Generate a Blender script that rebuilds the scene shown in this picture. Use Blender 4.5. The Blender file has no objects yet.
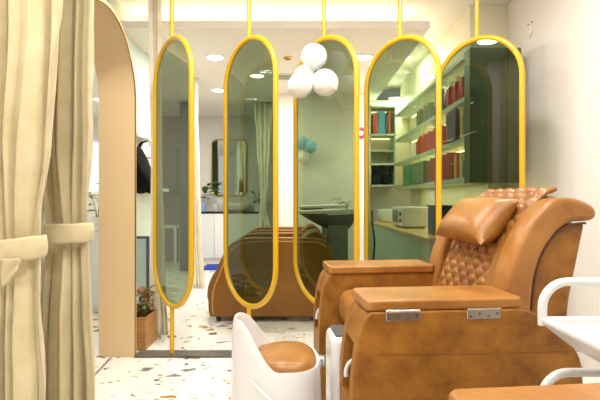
import bpy, bmesh, math, random
from mathutils import Vector, Matrix
random.seed(7)
S = bpy.context.scene
C = S.collection
PI = math.pi
rad = math.radians

def px(x, y, D):            # photograph measure -> point at depth D (camera at (0,0,1.1) looking along +y)
    return ((x-300)/450*D, D, 1.1+(200-y)/450*D)

def s2l(c):
    c = c/255
    return c/12.92 if c <= .04045 else ((c+.055)/1.055)**2.4
def rgb(r, g, b):
    return (s2l(r), s2l(g), s2l(b), 1)

# ------------------------------------------------------------------ materials
def mat(name, col, rough=.5, metal=0, noise=None, bump=None, emit=None, spec=None, coat=0, scale3=(1,1,1), sheen=0, trans=0):
    m = bpy.data.materials.new(name); m.use_nodes = True
    nt = m.node_tree; b = nt.nodes['Principled BSDF']
    b.inputs['Base Color'].default_value = col
    b.inputs['Roughness'].default_value = rough
    b.inputs['Metallic'].default_value = metal
    if spec is not None: b.inputs['Specular IOR Level'].default_value = spec
    if coat: b.inputs['Coat Weight'].default_value = coat; b.inputs['Coat Roughness'].default_value = .15
    if sheen: b.inputs['Sheen Weight'].default_value = sheen
    if trans: b.inputs['Transmission Weight'].default_value = trans
    if noise or bump:
        tc = nt.nodes.new('ShaderNodeTexCoord'); mp = nt.nodes.new('ShaderNodeMapping')
        mp.inputs['Scale'].default_value = scale3
        nt.links.new(tc.outputs['Object'], mp.inputs['Vector'])
    if noise:                                   # (scale, second colour, contrast lo, hi, detail)
        sc, c2, lo, hi, det = noise
        n = nt.nodes.new('ShaderNodeTexNoise'); n.inputs['Scale'].default_value = sc; n.inputs['Detail'].default_value = det
        n.inputs['Roughness'].default_value = .6
        nt.links.new(mp.outputs['Vector'], n.inputs['Vector'])
        r = nt.nodes.new('ShaderNodeValToRGB')
        r.color_ramp.elements[0].position = lo; r.color_ramp.elements[1].position = hi
        r.color_ramp.elements[0].color = col; r.color_ramp.elements[1].color = c2
        nt.links.new(n.outputs['Fac'], r.inputs['Fac']); nt.links.new(r.outputs['Color'], b.inputs['Base Color'])
    if bump:
        sc, st = bump
        n2 = nt.nodes.new('ShaderNodeTexNoise'); n2.inputs['Scale'].default_value = sc; n2.inputs['Detail'].default_value = 4
        nt.links.new(mp.outputs['Vector'], n2.inputs['Vector'])
        bp = nt.nodes.new('ShaderNodeBump'); bp.inputs['Strength'].default_value = st; bp.inputs['Distance'].default_value = .01
        nt.links.new(n2.outputs['Fac'], bp.inputs['Height']); nt.links.new(bp.outputs['Normal'], b.inputs['Normal'])
    if emit:
        b.inputs['Emission Color'].default_value = emit[0]; b.inputs['Emission Strength'].default_value = emit[1]
    return m

def glass_tint():
    m = bpy.data.materials.new('tinted_glass'); m.use_nodes = True
    nt = m.node_tree; nt.nodes.remove(nt.nodes['Principled BSDF'])
    out = nt.nodes['Material Output']
    t = nt.nodes.new('ShaderNodeBsdfTransparent'); t.inputs['Color'].default_value = (.505, .575, .47, 1)
    g = nt.nodes.new('ShaderNodeBsdfGlossy'); g.inputs['Roughness'].default_value = 0; g.inputs['Color'].default_value = (.95, 1, .93, 1)
    f = nt.nodes.new('ShaderNodeFresnel'); f.inputs['IOR'].default_value = 1.65
    mx = nt.nodes.new('ShaderNodeMixShader')
    ge = nt.nodes.new('ShaderNodeNewGeometry'); iv = nt.nodes.new('ShaderNodeMath'); iv.operation = 'SUBTRACT'; iv.inputs[0].default_value = 1
    mu = nt.nodes.new('ShaderNodeMath'); mu.operation = 'MULTIPLY'
    nt.links.new(ge.outputs['Backfacing'], iv.inputs[1]); nt.links.new(f.outputs[0], mu.inputs[0]); nt.links.new(iv.outputs[0], mu.inputs[1])
    nt.links.new(mu.outputs[0], mx.inputs[0]); nt.links.new(t.outputs[0], mx.inputs[1]); nt.links.new(g.outputs[0], mx.inputs[2])
    nt.links.new(mx.outputs[0], out.inputs['Surface'])
    return m

def terrazzo():
    m = bpy.data.materials.new('terrazzo'); m.use_nodes = True
    nt = m.node_tree; b = nt.nodes['Principled BSDF']; N = nt.nodes.new; L = nt.links.new
    b.inputs['Roughness'].default_value = .22
    tc = N('ShaderNodeTexCoord')
    cur = None
    base = rgb(240, 238, 231)
    for sc, thr, edge, dens, rot, cols in ((8.6, .82, .16, 0, .5, [(192,140,84), (116,122,98), (206,160,112), (128,130,120), (182,124,72)]),
                                     (24, .85, .17, 0, 1.1, [(120,118,105), (190,160,115), (90,88,78), (200,175,140)])):
        mp = N('ShaderNodeMapping'); mp.inputs['Scale'].default_value = (1, 1.25, 1); mp.inputs['Rotation'].default_value = (0, 0, rot)
        L(tc.outputs['Object'], mp.inputs['Vector'])
        nz = N('ShaderNodeTexNoise'); nz.inputs['Scale'].default_value = 13; L(mp.outputs[0], nz.inputs['Vector'])
        ad = N('ShaderNodeMixRGB'); ad.blend_type = 'ADD'; ad.inputs[0].default_value = .07
        L(mp.outputs[0], ad.inputs[1]); L(nz.outputs['Color'], ad.inputs[2])
        v = N('ShaderNodeTexVoronoi'); v.voronoi_dimensions = '2D'; v.inputs['Scale'].default_value = sc; L(ad.outputs[0], v.inputs['Vector'])
        e = N('ShaderNodeTexVoronoi'); e.voronoi_dimensions = '2D'; e.feature = 'DISTANCE_TO_EDGE'; e.inputs['Scale'].default_value = sc; L(ad.outputs[0], e.inputs['Vector'])
        sp = N('ShaderNodeSeparateColor'); L(v.outputs['Color'], sp.inputs[0])
        g1 = N('ShaderNodeMath'); g1.operation = 'GREATER_THAN'; g1.inputs[1].default_value = thr; L(sp.outputs[0], g1.inputs[0])
        # chip size varies per cell
        sz = N('ShaderNodeMath'); sz.operation = 'MULTIPLY_ADD'; sz.inputs[1].default_value = .22; sz.inputs[2].default_value = edge; L(sp.outputs[2], sz.inputs[0])
        g2 = N('ShaderNodeMath'); g2.operation = 'GREATER_THAN'; L(e.outputs['Distance'], g2.inputs[0]); L(sz.outputs[0], g2.inputs[1])
        mu = N('ShaderNodeMath'); mu.operation = 'MULTIPLY'; L(g1.outputs[0], mu.inputs[0]); L(g2.outputs[0], mu.inputs[1])
        cr = N('ShaderNodeValToRGB'); cr.color_ramp.interpolation = 'CONSTANT'
        els = cr.color_ramp.elements
        while len(els) < len(cols): els.new(.5)
        for i, c in enumerate(cols): els[i].position = i/len(cols); els[i].color = rgb(*c)
        L(sp.outputs[1], cr.inputs[0])
        mx = N('ShaderNodeMixRGB'); L(mu.outputs[0], mx.inputs[0]); L(cr.outputs[0], mx.inputs[2])
        if cur is None: mx.inputs[1].default_value = base
        else: L(cur.outputs[0], mx.inputs[1])
        cur = mx
    L(cur.outputs[0], b.inputs['Base Color'])
    return m

def linen():
    m = mat('cream_linen', rgb(214, 200, 160), .9, noise=(9, rgb(200, 184, 138), .35, .7, 6), sheen=.3)
    nt = m.node_tree; b = nt.nodes['Principled BSDF']; L = nt.links.new
    tc = nt.nodes.new('ShaderNodeTexCoord'); h = []
    for s in ((900, 900, 60), (60, 60, 900)):
        mp = nt.nodes.new('ShaderNodeMapping'); mp.inputs['Scale'].default_value = s; L(tc.outputs['Object'], mp.inputs[0])
        n = nt.nodes.new('ShaderNodeTexNoise'); n.inputs['Scale'].default_value = 1; L(mp.outputs[0], n.inputs['Vector']); h.append(n)
    a = nt.nodes.new('ShaderNodeMath'); a.operation = 'ADD'; L(h[0].outputs['Fac'], a.inputs[0]); L(h[1].outputs['Fac'], a.inputs[1])
    bp = nt.nodes.new('ShaderNodeBump'); bp.inputs['Strength'].default_value = .25; bp.inputs['Distance'].default_value = .004
    L(a.outputs[0], bp.inputs['Height']); L(bp.outputs['Normal'], b.inputs['Normal'])
    return m

M = {}
M['wall'] = mat('warm_white_paint', rgb(240, 234, 229), .6)
M['wall_back'] = mat('light_grey_paint', rgb(226, 224, 215), .6)
M['ceil'] = mat('ceiling_paint', rgb(243, 238, 230), .7)
M['cream'] = mat('cream_paint', rgb(238, 232, 205), .6)
M['reflect_tone'] = mat('reflection_grey_green', rgb(112, 122, 102), .6)
M['pale_green'] = mat('pale_green_paint', rgb(206, 222, 212), .6)
M['terrazzo'] = terrazzo()
M['floor_white'] = mat('white_floor_tile', rgb(240, 240, 236), .25)
M['strip'] = mat('dark_stone_strip', rgb(84, 80, 74), .35, noise=(30, rgb(110, 104, 95), .4, .7, 4))
M['joint'] = mat('grey_joint', rgb(140, 132, 130), .4)
M['yellow'] = mat('yellow_powder_coat', rgb(224, 172, 12), .32, coat=.3)
M['glass'] = glass_tint()
M['leather'] = mat('tan_leather', rgb(142, 90, 34), .32, noise=(6, rgb(180, 126, 62), .3, .72, 5), bump=(160, .12))
M['leather_dark'] = mat('tan_leather_deep', rgb(134, 84, 30), .34, noise=(6, rgb(168, 114, 52), .3, .72, 5), bump=(160, .12))
M['suede'] = mat('tan_suede', rgb(116, 70, 8), .5, noise=(11, rgb(168, 112, 32), .30, .70, 8), bump=(90, .15))
M['shampoo'] = mat('brown_leather', rgb(130, 84, 18), .38, noise=(5, rgb(146, 96, 26), .3, .7, 4))
M['pipe_glint_tan'] = mat('light_tan_piping_glint', rgb(205, 150, 85), .4)
M['plastic'] = mat('white_gloss_plastic', rgb(228, 228, 228), .22, coat=.4)
M['white_metal'] = mat('white_powder_coat', rgb(224, 224, 224), .3)
M['ceramic'] = mat('white_ceramic', rgb(240, 240, 236), .12)
M['dgrey'] = mat('dark_grey_plastic', rgb(78, 78, 80), .45)
M['black'] = mat('black_rubber', rgb(22, 22, 22), .5)
M['black_fabric'] = mat('black_fabric', rgb(16, 17, 17), .95, bump=(80, .4), spec=.2)
M['liner'] = mat('pale_grey_liner', rgb(196, 204, 200), .4)
M['chrome'] = mat('chrome', rgb(215, 215, 215), .12, 1)
M['steel'] = mat('brushed_steel', rgb(190, 184, 176), .32, 1)
M['linen'] = linen()
M['sheer'] = mat('ivory_cloth', rgb(236, 230, 212), .85, noise=(12, rgb(226, 216, 188), .4, .7, 4))
M['beige'] = mat('beige_laminate', rgb(222, 194, 148), .42, noise=(1.2, rgb(217, 188, 140), .3, .7, 2))
M['bronze'] = mat('bronze_edge', rgb(150, 110, 60), .3, .8)
M['sage'] = mat('sage_laminate', rgb(188, 202, 182), .45)
M['dark_sage'] = mat('dark_sage_laminate', rgb(80, 92, 68), .45)
M['counter'] = mat('sand_worktop', rgb(222, 186, 130), .35, noise=(20, rgb(206, 166, 108), .4, .7, 4))
M['shelf_back'] = mat('shelf_back_board', rgb(240, 226, 200), .6)
M['vanity_white'] = mat('white_cabinet', rgb(238, 238, 234), .3)
M['black_top'] = mat('black_stone_top', rgb(30, 30, 30), .25)
M['mirror'] = mat('mirror_silver', rgb(225, 228, 225), .02, 1)
M['gold'] = mat('brushed_gold', rgb(214, 176, 96), .25, 1)
M['blue_pot'] = mat('pale_blue_ceramic', rgb(165, 190, 226), .3)
M['leaf'] = mat('green_leaf', rgb(62, 98, 46), .45, noise=(14, rgb(92, 128, 62), .4, .6, 3))
M['leaf_autumn'] = mat('rust_leaf', rgb(168, 92, 40), .5, noise=(20, rgb(104, 112, 48), .45, .55, 3))
M['soil'] = mat('dark_soil', rgb(50, 38, 28), .9)
M['stem'] = mat('plant_stem', rgb(96, 104, 60), .6)
M['pink'] = mat('pink_petal', rgb(226, 96, 170), .5)
M['lime'] = mat('lime_petal', rgb(190, 205, 60), .5)
M['purple'] = mat('purple_petal', rgb(130, 80, 130), .5)
M['wood'] = mat('light_wood', rgb(186, 138, 78), .5, noise=(6, rgb(160, 112, 58), .35, .7, 5), scale3=(1, 1, 9))
M['mat_blue'] = mat('blue_bath_mat', rgb(44, 66, 178), .95, bump=(120, .6))
M['soap'] = mat('clear_grey_bottle', rgb(190, 188, 182), .2)
M['frosted'] = mat('frosted_teal_panel', rgb(178, 206, 205), .25)
M['balloon'] = mat('white_balloon', rgb(240, 238, 230), .28, coat=.2)
M['balloon_pale'] = mat('pale_blue_balloon', rgb(222, 232, 236), .28, coat=.2)
M['balloon_blue'] = mat('blue_balloon', rgb(140, 196, 224), .28, coat=.2)
M['lamp'] = mat('lamp_diffuser', rgb(255, 250, 240), .5, emit=(rgb(255, 246, 230), 9))
M['led'] = mat('led_strip', rgb(255, 245, 220), .5, emit=(rgb(255, 228, 186), 6))
M['sky_pane'] = mat('bright_window_pane', rgb(190, 205, 225), .3, emit=(rgb(190, 208, 235), .9))
M['paper'] = mat('white_card', rgb(242, 240, 236), .6)
M['sign_red'] = mat('red_print', rgb(214, 44, 70), .5)
M['sign_blue'] = mat('blue_print', rgb(40, 90, 190), .5)
M['pages'] = mat('page_block', rgb(236, 226, 200), .8)
M['navy'] = mat('navy_plastic', rgb(40, 56, 84), .5)
M['app_white'] = mat('appliance_white', rgb(224, 222, 216), .35)
M['app_glass'] = mat('dark_appliance_window', rgb(40, 44, 42), .1)
M['basin_under'] = mat('dark_grey_underside', rgb(96, 98, 94), .4)
M['grey_ped'] = mat('grey_pedestal', rgb(132, 136, 130), .4)
M['seam'] = mat('tan_seam', rgb(120, 72, 24), .7)
M['groove'] = mat('dark_seam', rgb(92, 52, 18), .7)

# ------------------------------------------------------------------ mesh helpers
def box(bm, x0, x1, y0, y1, z0, z1, mi=0):
    vs = [bm.verts.new((x, y, z)) for z in (z0, z1) for x, y in ((x0, y0), (x1, y0), (x1, y1), (x0, y1))]
    for f in ((3,2,1,0), (4,5,6,7), (0,1,5,4), (1,2,6,5), (2,3,7,6), (3,0,4,7)):
        bm.faces.new([vs[i] for i in f]).material_index = mi
    return bm
def bx(*a): return box(bmesh.new(), *a)
def prism(pts, a0, a1, f, bm=None):          # closed outline pts (p,q) extruded from a0 to a1; f(p,q,a)->xyz
    bm = bm or bmesh.new()
    A = [bm.verts.new(f(p, q, a0)) for p, q in pts]; B = [bm.verts.new(f(p, q, a1)) for p, q in pts]
    n = len(pts)
    bm.faces.new(A); bm.faces.new(B[::-1])
    for i in range(n): bm.faces.new((A[i], B[i], B[(i+1) % n], A[(i+1) % n]))
    bmesh.ops.recalc_face_normals(bm, faces=bm.faces)
    return bm
def tube(path, r, closed=False, n=10, bm=None, flat=1):
    bm = bm or bmesh.new()
    P = [Vector(p) for p in path]; k = len(P); rings = []
    up = None
    for i, p in enumerate(P):
        if closed: t = P[(i+1) % k]-P[i-1]
        else: t = P[min(i+1, k-1)]-P[max(i-1, 0)]
        t.normalize()
        if up is None:
            up = Vector((0, 0, 1)) if abs(t.z) < .9 else Vector((0, 1, 0))
        a = (up - t*up.dot(t))
        if a.length < 1e-4: a = Vector((1, 0, 0)) - t*t.x
        a.normalize(); up = a; b = t.cross(a)
        rr = r(i/(k-1)) if callable(r) else r
        rings.append([bm.verts.new(p + a*rr*math.cos(2*PI*j/n) + b*rr*flat*math.sin(2*PI*j/n)) for j in range(n)])
    for i in range(k if closed else k-1):
        A, B = rings[i], rings[(i+1) % k]
        for j in range(n): bm.faces.new((A[j], A[(j+1) % n], B[(j+1) % n], B[j]))
    if not closed: bm.faces.new(rings[0][::-1]); bm.faces.new(rings[-1])
    bmesh.ops.recalc_face_normals(bm, faces=bm.faces)
    return bm
def lathe(prof, n=24, c=(0, 0, 0), bm=None, sx=1, sy=1, cap=True):
    bm = bm or bmesh.new(); rings = []
    for r, z in prof:
        if r < 1e-5: rings.append([bm.verts.new((c[0], c[1], c[2]+z))])
        else: rings.append([bm.verts.new((c[0]+sx*r*math.cos(2*PI*j/n), c[1]+sy*r*math.sin(2*PI*j/n), c[2]+z)) for j in range(n)])
    for A, B in zip(rings, rings[1:]):
        for j in range(n):
            q = [A[j % len(A)], A[(j+1) % len(A)], B[(j+1) % len(B)], B[j % len(B)]]
            u = []
            for v in q:
                if v not in u: u.append(v)
            if len(u) > 2: bm.faces.new(u)
    if cap and len(rings[0]) > 1: bm.faces.new(rings[0][::-1])
    if cap and len(rings[-1]) > 1: bm.faces.new(rings[-1])
    bmesh.ops.recalc_face_normals(bm, faces=bm.faces)
    return bm
def grid(nu, nv, f, bm=None, wrap=False):
    bm = bm or bmesh.new()
    V = [[bm.verts.new(f(i/nu, j/nv)) for j in range(nv if wrap else nv+1)] for i in range(nu+1)]
    for i in range(nu):
        for j in range(nv):
            j2 = (j+1) % nv if wrap else j+1
            bm.faces.new((V[i][j], V[i+1][j], V[i+1][j2], V[i][j2]))
    return bm
def spline(pts, n=6, closed=False):            # Catmull-Rom through points (any dimension)
    out = []; k = len(pts)
    for i in range(k if closed else k-1):
        g = lambda j: pts[j % k] if closed else pts[max(0, min(k-1, j))]
        p0, p1, p2, p3 = g(i-1), g(i), g(i+1), g(i+2)
        for s in range(n):
            t = s/n
            out.append(tuple(.5*(2*b+(c-a)*t+(2*a-5*b+4*c-d)*t*t+(3*b-a-3*c+d)*t**3) for a, b, c, d in zip(p0, p1, p2, p3)))
    if not closed: out.append(tuple(pts[-1]))
    return out
def obj(name, bm, m, parent=None, bevel=0, seg=3, angle=35, loc=None, rotz=0, subsurf=0, solid=0):
    me = bpy.data.meshes.new(name)
    for f in bm.faces: f.smooth = True
    bm.to_mesh(me); bm.free()
    for x in (m if isinstance(m, (list, tuple)) else [m]): me.materials.append(M[x] if isinstance(x, str) else x)
    me.set_sharp_from_angle(angle=rad(angle))
    o = bpy.data.objects.new(name, me); C.objects.link(o)
    if loc: o.location = loc
    o.rotation_euler.z = rotz
    if parent: o.parent = parent
    if solid:
        q = o.modifiers.new('s', 'SOLIDIFY'); q.thickness = solid; q.offset = 0
    if subsurf:
        q = o.modifiers.new('u', 'SUBSURF'); q.levels = subsurf; q.render_levels = subsurf
    if bevel:
        q = o.modifiers.new('b', 'BEVEL'); q.width = bevel; q.segments = seg; q.limit_method = 'ANGLE'; q.angle_limit = rad(40)
        q.harden_normals = False
    return o
def struct(name, bm, m, **k):
    o = obj(name, bm, m, **k); o['kind'] = 'structure'; return o
def tag(o, label, cat, group=None, kind=None):
    o['label'] = label; o['category'] = cat
    if group: o['group'] = group
    if kind: o['kind'] = kind
    return o
def thing(name, label, cat, loc=(0, 0, 0), rotz=0, group=None):
    o = bpy.data.objects.new(name, None); C.objects.link(o); o.empty_display_size = .1
    o.location = loc; o.rotation_euler.z = rotz
    return tag(o, label, cat, group)
def dup(root, loc, label, rotz=None, group=None):
    r = root.copy(); C.objects.link(r); r.location = loc
    if rotz is not None: r.rotation_euler.z = rotz
    r['label'] = label
    if group: r['group'] = group
    for ch in list(root.children):
        c = ch.copy(); C.objects.link(c); c.parent = r
        for g in ch.children:
            d = g.copy(); C.objects.link(d); d.parent = c
    return r
def cut(o, bm):                                 # carve a hole out of o's mesh
    me = bpy.data.meshes.new('cut'); bm.to_mesh(me); bm.free()
    k = bpy.data.objects.new('cut', me); C.objects.link(k); k.parent = o.parent
    md = o.modifiers.new('bool', 'BOOLEAN'); md.object = k; md.operation = 'DIFFERENCE'; md.solver = 'EXACT'
    bpy.context.view_layer.update()
    dg = bpy.context.evaluated_depsgraph_get()
    nm = bpy.data.meshes.new_from_object(o.evaluated_get(dg))
    o.modifiers.clear(); o.data = nm
    bpy.data.objects.remove(k)

# ------------------------------------------------------------------ the room
struct('floor', bx(-1.30, 1.9, -1.6, 8.3, -.06, 0), 'terrazzo')
struct('floor_side', bx(-4.3, -1.302, -1.6, 8.3, -.06, 0), 'terrazzo')
struct('trim_1', bx(-1.155, 1.86, 3.135, 3.257, 0, .014), 'strip')
bm = bmesh.new(); prism([(-1.325, 3.135), (-1.31, 3.135), (-1.235, 2.3), (-1.25, 2.3)], .0005, .003, lambda p, q, a: (p, q, a), bm)
struct('trim_2', bm, 'joint')
struct('wall_right', bx(1.86, 1.96, -1.6, 7.2, 0, 2.95), 'wall')
struct('wall_jog', bx(1.69, 1.86, 4.04, 7.2, 0, 2.85), 'cream')
struct('wall_soffit', bx(1.526, 1.69, 4.04, 6.85, 2.36, 2.85), 'cream')
struct('wall_left', bx(-1.41, -1.155, -1.6, 2.215, 0, 2.85), 'wall')
struct('wall_pier', bx(-.35, 1.69, 6.85, 7.05, 0, 2.62), 'wall')
bm = bx(-.35, .99, 6.4, 6.85, 0, 2.62)
struct('wall_column', bm, 'wall')
struct('wall_back', bx(-4.3, 1.9, 8.2, 8.3, 0, 2.62), 'wall_back')
struct('wall_reflect_tone', bx(-3.1, -1.9, 8.12, 8.2, 0, 2.62), 'reflect_tone')  # added wall; its dark tone stands in for reflection in the leftmost glass
struct('wall_side', bx(-4.4, -4.3, -1.6, 8.3, 0, 2.95), 'wall_back')
struct('wall_pale', bx(-1.66, -1.6, 3.78, 4.9, 0, 2.85), 'pale_green')
struct('ceiling', bx(-4.3, 1.96, -1.6, 7.2, 2.85, 2.95), 'ceil')
# dropped ceiling with a cove along its near edge and over the shelving
struct('ceiling_back', bx(-4.3, 1.15, 3.98, 8.3, 2.62, 2.685), 'ceil')
struct('trim_3', bx(-4.3, 1.15, 4.30, 4.34, 2.685, 2.85), 'ceil')
struct('trim_4', bx(1.526, 1.69, 4.04, 6.85, 2.33, 2.36), 'cream')
o = tag(obj('led_strip', bx(-4.2, 1.1, 4.20, 4.23, 2.69, 2.70), 'led'), 'glowing light strip hidden in the ceiling cove above the yellow panels', 'light strip')
o = tag(obj('led_strip', bx(1.08, 1.10, 4.35, 6.8, 2.69, 2.70), 'led'), 'glowing light strip along the ceiling edge above the shelving', 'light strip')

# ------------------------------------------------------------------ beige arch
arch = thing('arch_lining', 'tall beige arched doorway lining to the right of the tied curtains', 'archway', (-1.28, 2.70, 0))
def arch_path():
    p = [(.45, 0), (.45, .006), (.45, .015), (.45, .03), (.45, .05), (.45, .5), (.45, 1.0), (.45, 1.5)]
    p += [(.45*math.cos(a), 1.79+.47*math.sin(a)) for a in [PI*i/40 for i in range(41)]]
    p += [(-.45, 1.5), (-.45, 1.0), (-.45, .5), (-.45, 0)]
    return p
ap = arch_path()
def arch_bm():
    bm = bmesh.new(); rows = []
    for k, (y, z) in enumerate(ap):
        a = ap[max(0, k-1)]; b = ap[min(len(ap)-1, k+1)]
        t = Vector((b[0]-a[0], b[1]-a[1])).normalized(); n = Vector((t.y, -t.x))*.03
        r = .04; xl = -.13
        if y > 0 and z < r: xl += r-math.sqrt(max(0, r*r-(r-z)**2))
        rows.append([bm.verts.new(v) for v in ((xl, y, z), (.125, y, z), (.125, y+n.x, z+n.y), (xl, y+n.x, z+n.y))])
    for A, B in zip(rows, rows[1:]):
        for j in range(4): bm.faces.new((A[j], A[(j+1) % 4], B[(j+1) % 4], B[j]))
    bm.faces.new(rows[0]); bm.faces.new(rows[-1][::-1])
    bmesh.ops.recalc_face_normals(bm, faces=bm.faces)
    return bm
obj('lining_panel', arch_bm(), 'beige', arch)
e = obj('edge_trim', tube([(.127, y+.01*(1 if y > 0 else -1)*0, z) for y, z in ap], .004, n=6), 'bronze', arch)
e['label'] = 'thin bronze edge strip'

# ------------------------------------------------------------------ yellow pill panels
HW, ZB, ZT, TR = .325, .33, 2.263, .0185
def stadium(hw, zb, zt, n=22):
    zc1, zc0 = zt-hw, zb+hw
    p = [(hw*math.cos(a), zc1+hw*math.sin(a)) for a in [PI*i/n for i in range(n+1)]]
    p += [(-hw*math.cos(a), zc0-hw*math.sin(a)) for a in [PI*i/n for i in range(n+1)]]
    return p
pl = thing('pill_panel', '', 'panel', (0, 3.2, 0), rad(-50.5), 'row of yellow framed pivoting glass panels')
obj('frame', tube([(x, 0, z) for x, z in stadium(HW-TR, ZB+TR, ZT-TR)], TR, True, 12), 'yellow', pl)['label'] = 'yellow pill-shaped tube frame'
obj('glass_pane', prism(stadium(HW-1.5*TR, ZB+1.5*TR, ZT-1.5*TR), -.004, .004, lambda p, q, a: (p, a, q)), 'glass', pl)['label'] = 'smoky green tinted glass'
for a, b in ((ZT-.01, 2.85), (.014, ZB+.01)):
    r = obj('rod', tube([(0, 0, a), (0, 0, (a+b)/2), (0, 0, b)], .0155, n=14), 'yellow', pl)
    zc = a+.10 if a > 1 else b-.05
    s = obj('set_screw', lathe([(0, -.002), (.005, -.002), (.005, .002), (0, .002)], 10, (0, 0, 0)), 'bronze', r)
    s.location = (-.008, -.0135, zc); s.rotation_euler = (PI/2, 0, 0)
PL = ['leftmost yellow pill-shaped glass panel, beside the beige arch',
      'yellow pill-shaped glass panel in front of the wall mirror, second from the arch',
      'middle yellow pill-shaped glass panel with balloons at its top',
      'yellow pill-shaped glass panel behind the chair\'s far armrest, showing the white countertop appliance',
      'rightmost yellow pill-shaped glass panel, nearest the white wall and behind the head cushion']
for i, xx in enumerate((172, 249, 324, 400, 477)):
    loc = ((xx-300)/450*3.2, 3.2, 0)
    if i == 0: pl.location = loc; pl['label'] = PL[0]
    else: dup(pl, loc, PL[i], rotz=-rad((50.5, 48.6, 48.2, 47.6, 46)[i]), group='row of yellow framed pivoting glass panels')

# balloons tied to the middle panel
def balloon(cx, cy, D, r, m, label, tilt=0):
    b = thing('balloon', label, 'balloon', px(cx, cy, D), 0, 'balloons on the middle panel' if D < 4 else 'balloons in the back room')
    pr = [(0, -1.12), (.04, -1.10), (.10, -1.02), (.30, -.93), (.58, -.78), (.82, -.52), (.96, -.2), (1, .08), (.95, .4), (.78, .72), (.52, .92), (.25, 1.02), (0, 1.05)]
    o = obj('skin', lathe([(a*r, z*r) for a, z in spline(pr, 3)], 28), m, b)
    o.rotation_euler = (tilt*.6, tilt, 0)
    k = obj('knot', lathe([(0, -1.22*r), (.06*r, -1.22*r), (.02*r, -1.13*r), (.05*r, -1.08*r), (0, -1.06*r)], 12), m, b)
    k.rotation_euler = (tilt*.6, tilt, 0)
    return b
balloon(314, 57.5, 3.12, .089, 'balloon_pale', 'very pale blue balloon, topmost of the cluster on the middle panel', .2)
balloon(305, 75, 3.15, .068, 'balloon', 'small white balloon half hidden in the middle of the cluster', -.3)
balloon(325.5, 83, 3.04, .090, 'balloon', 'white balloon at the right of the cluster on the middle panel', -.9)
balloon(300, 86, 3.02, .082, 'balloon', 'white balloon at the lower left of the cluster, overlapping the yellow frame', .5)
balloon(302, 143, 6.31, .088, 'balloon_blue', 'blue balloon on the far white wall, upper left of its pair')
balloon(311, 147, 6.2, .085, 'balloon_blue', 'blue balloon on the far white wall, right of the other blue one')
balloon(303, 157, 6.322, .08, 'balloon', 'white balloon under the two blue ones on the far wall')

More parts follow.
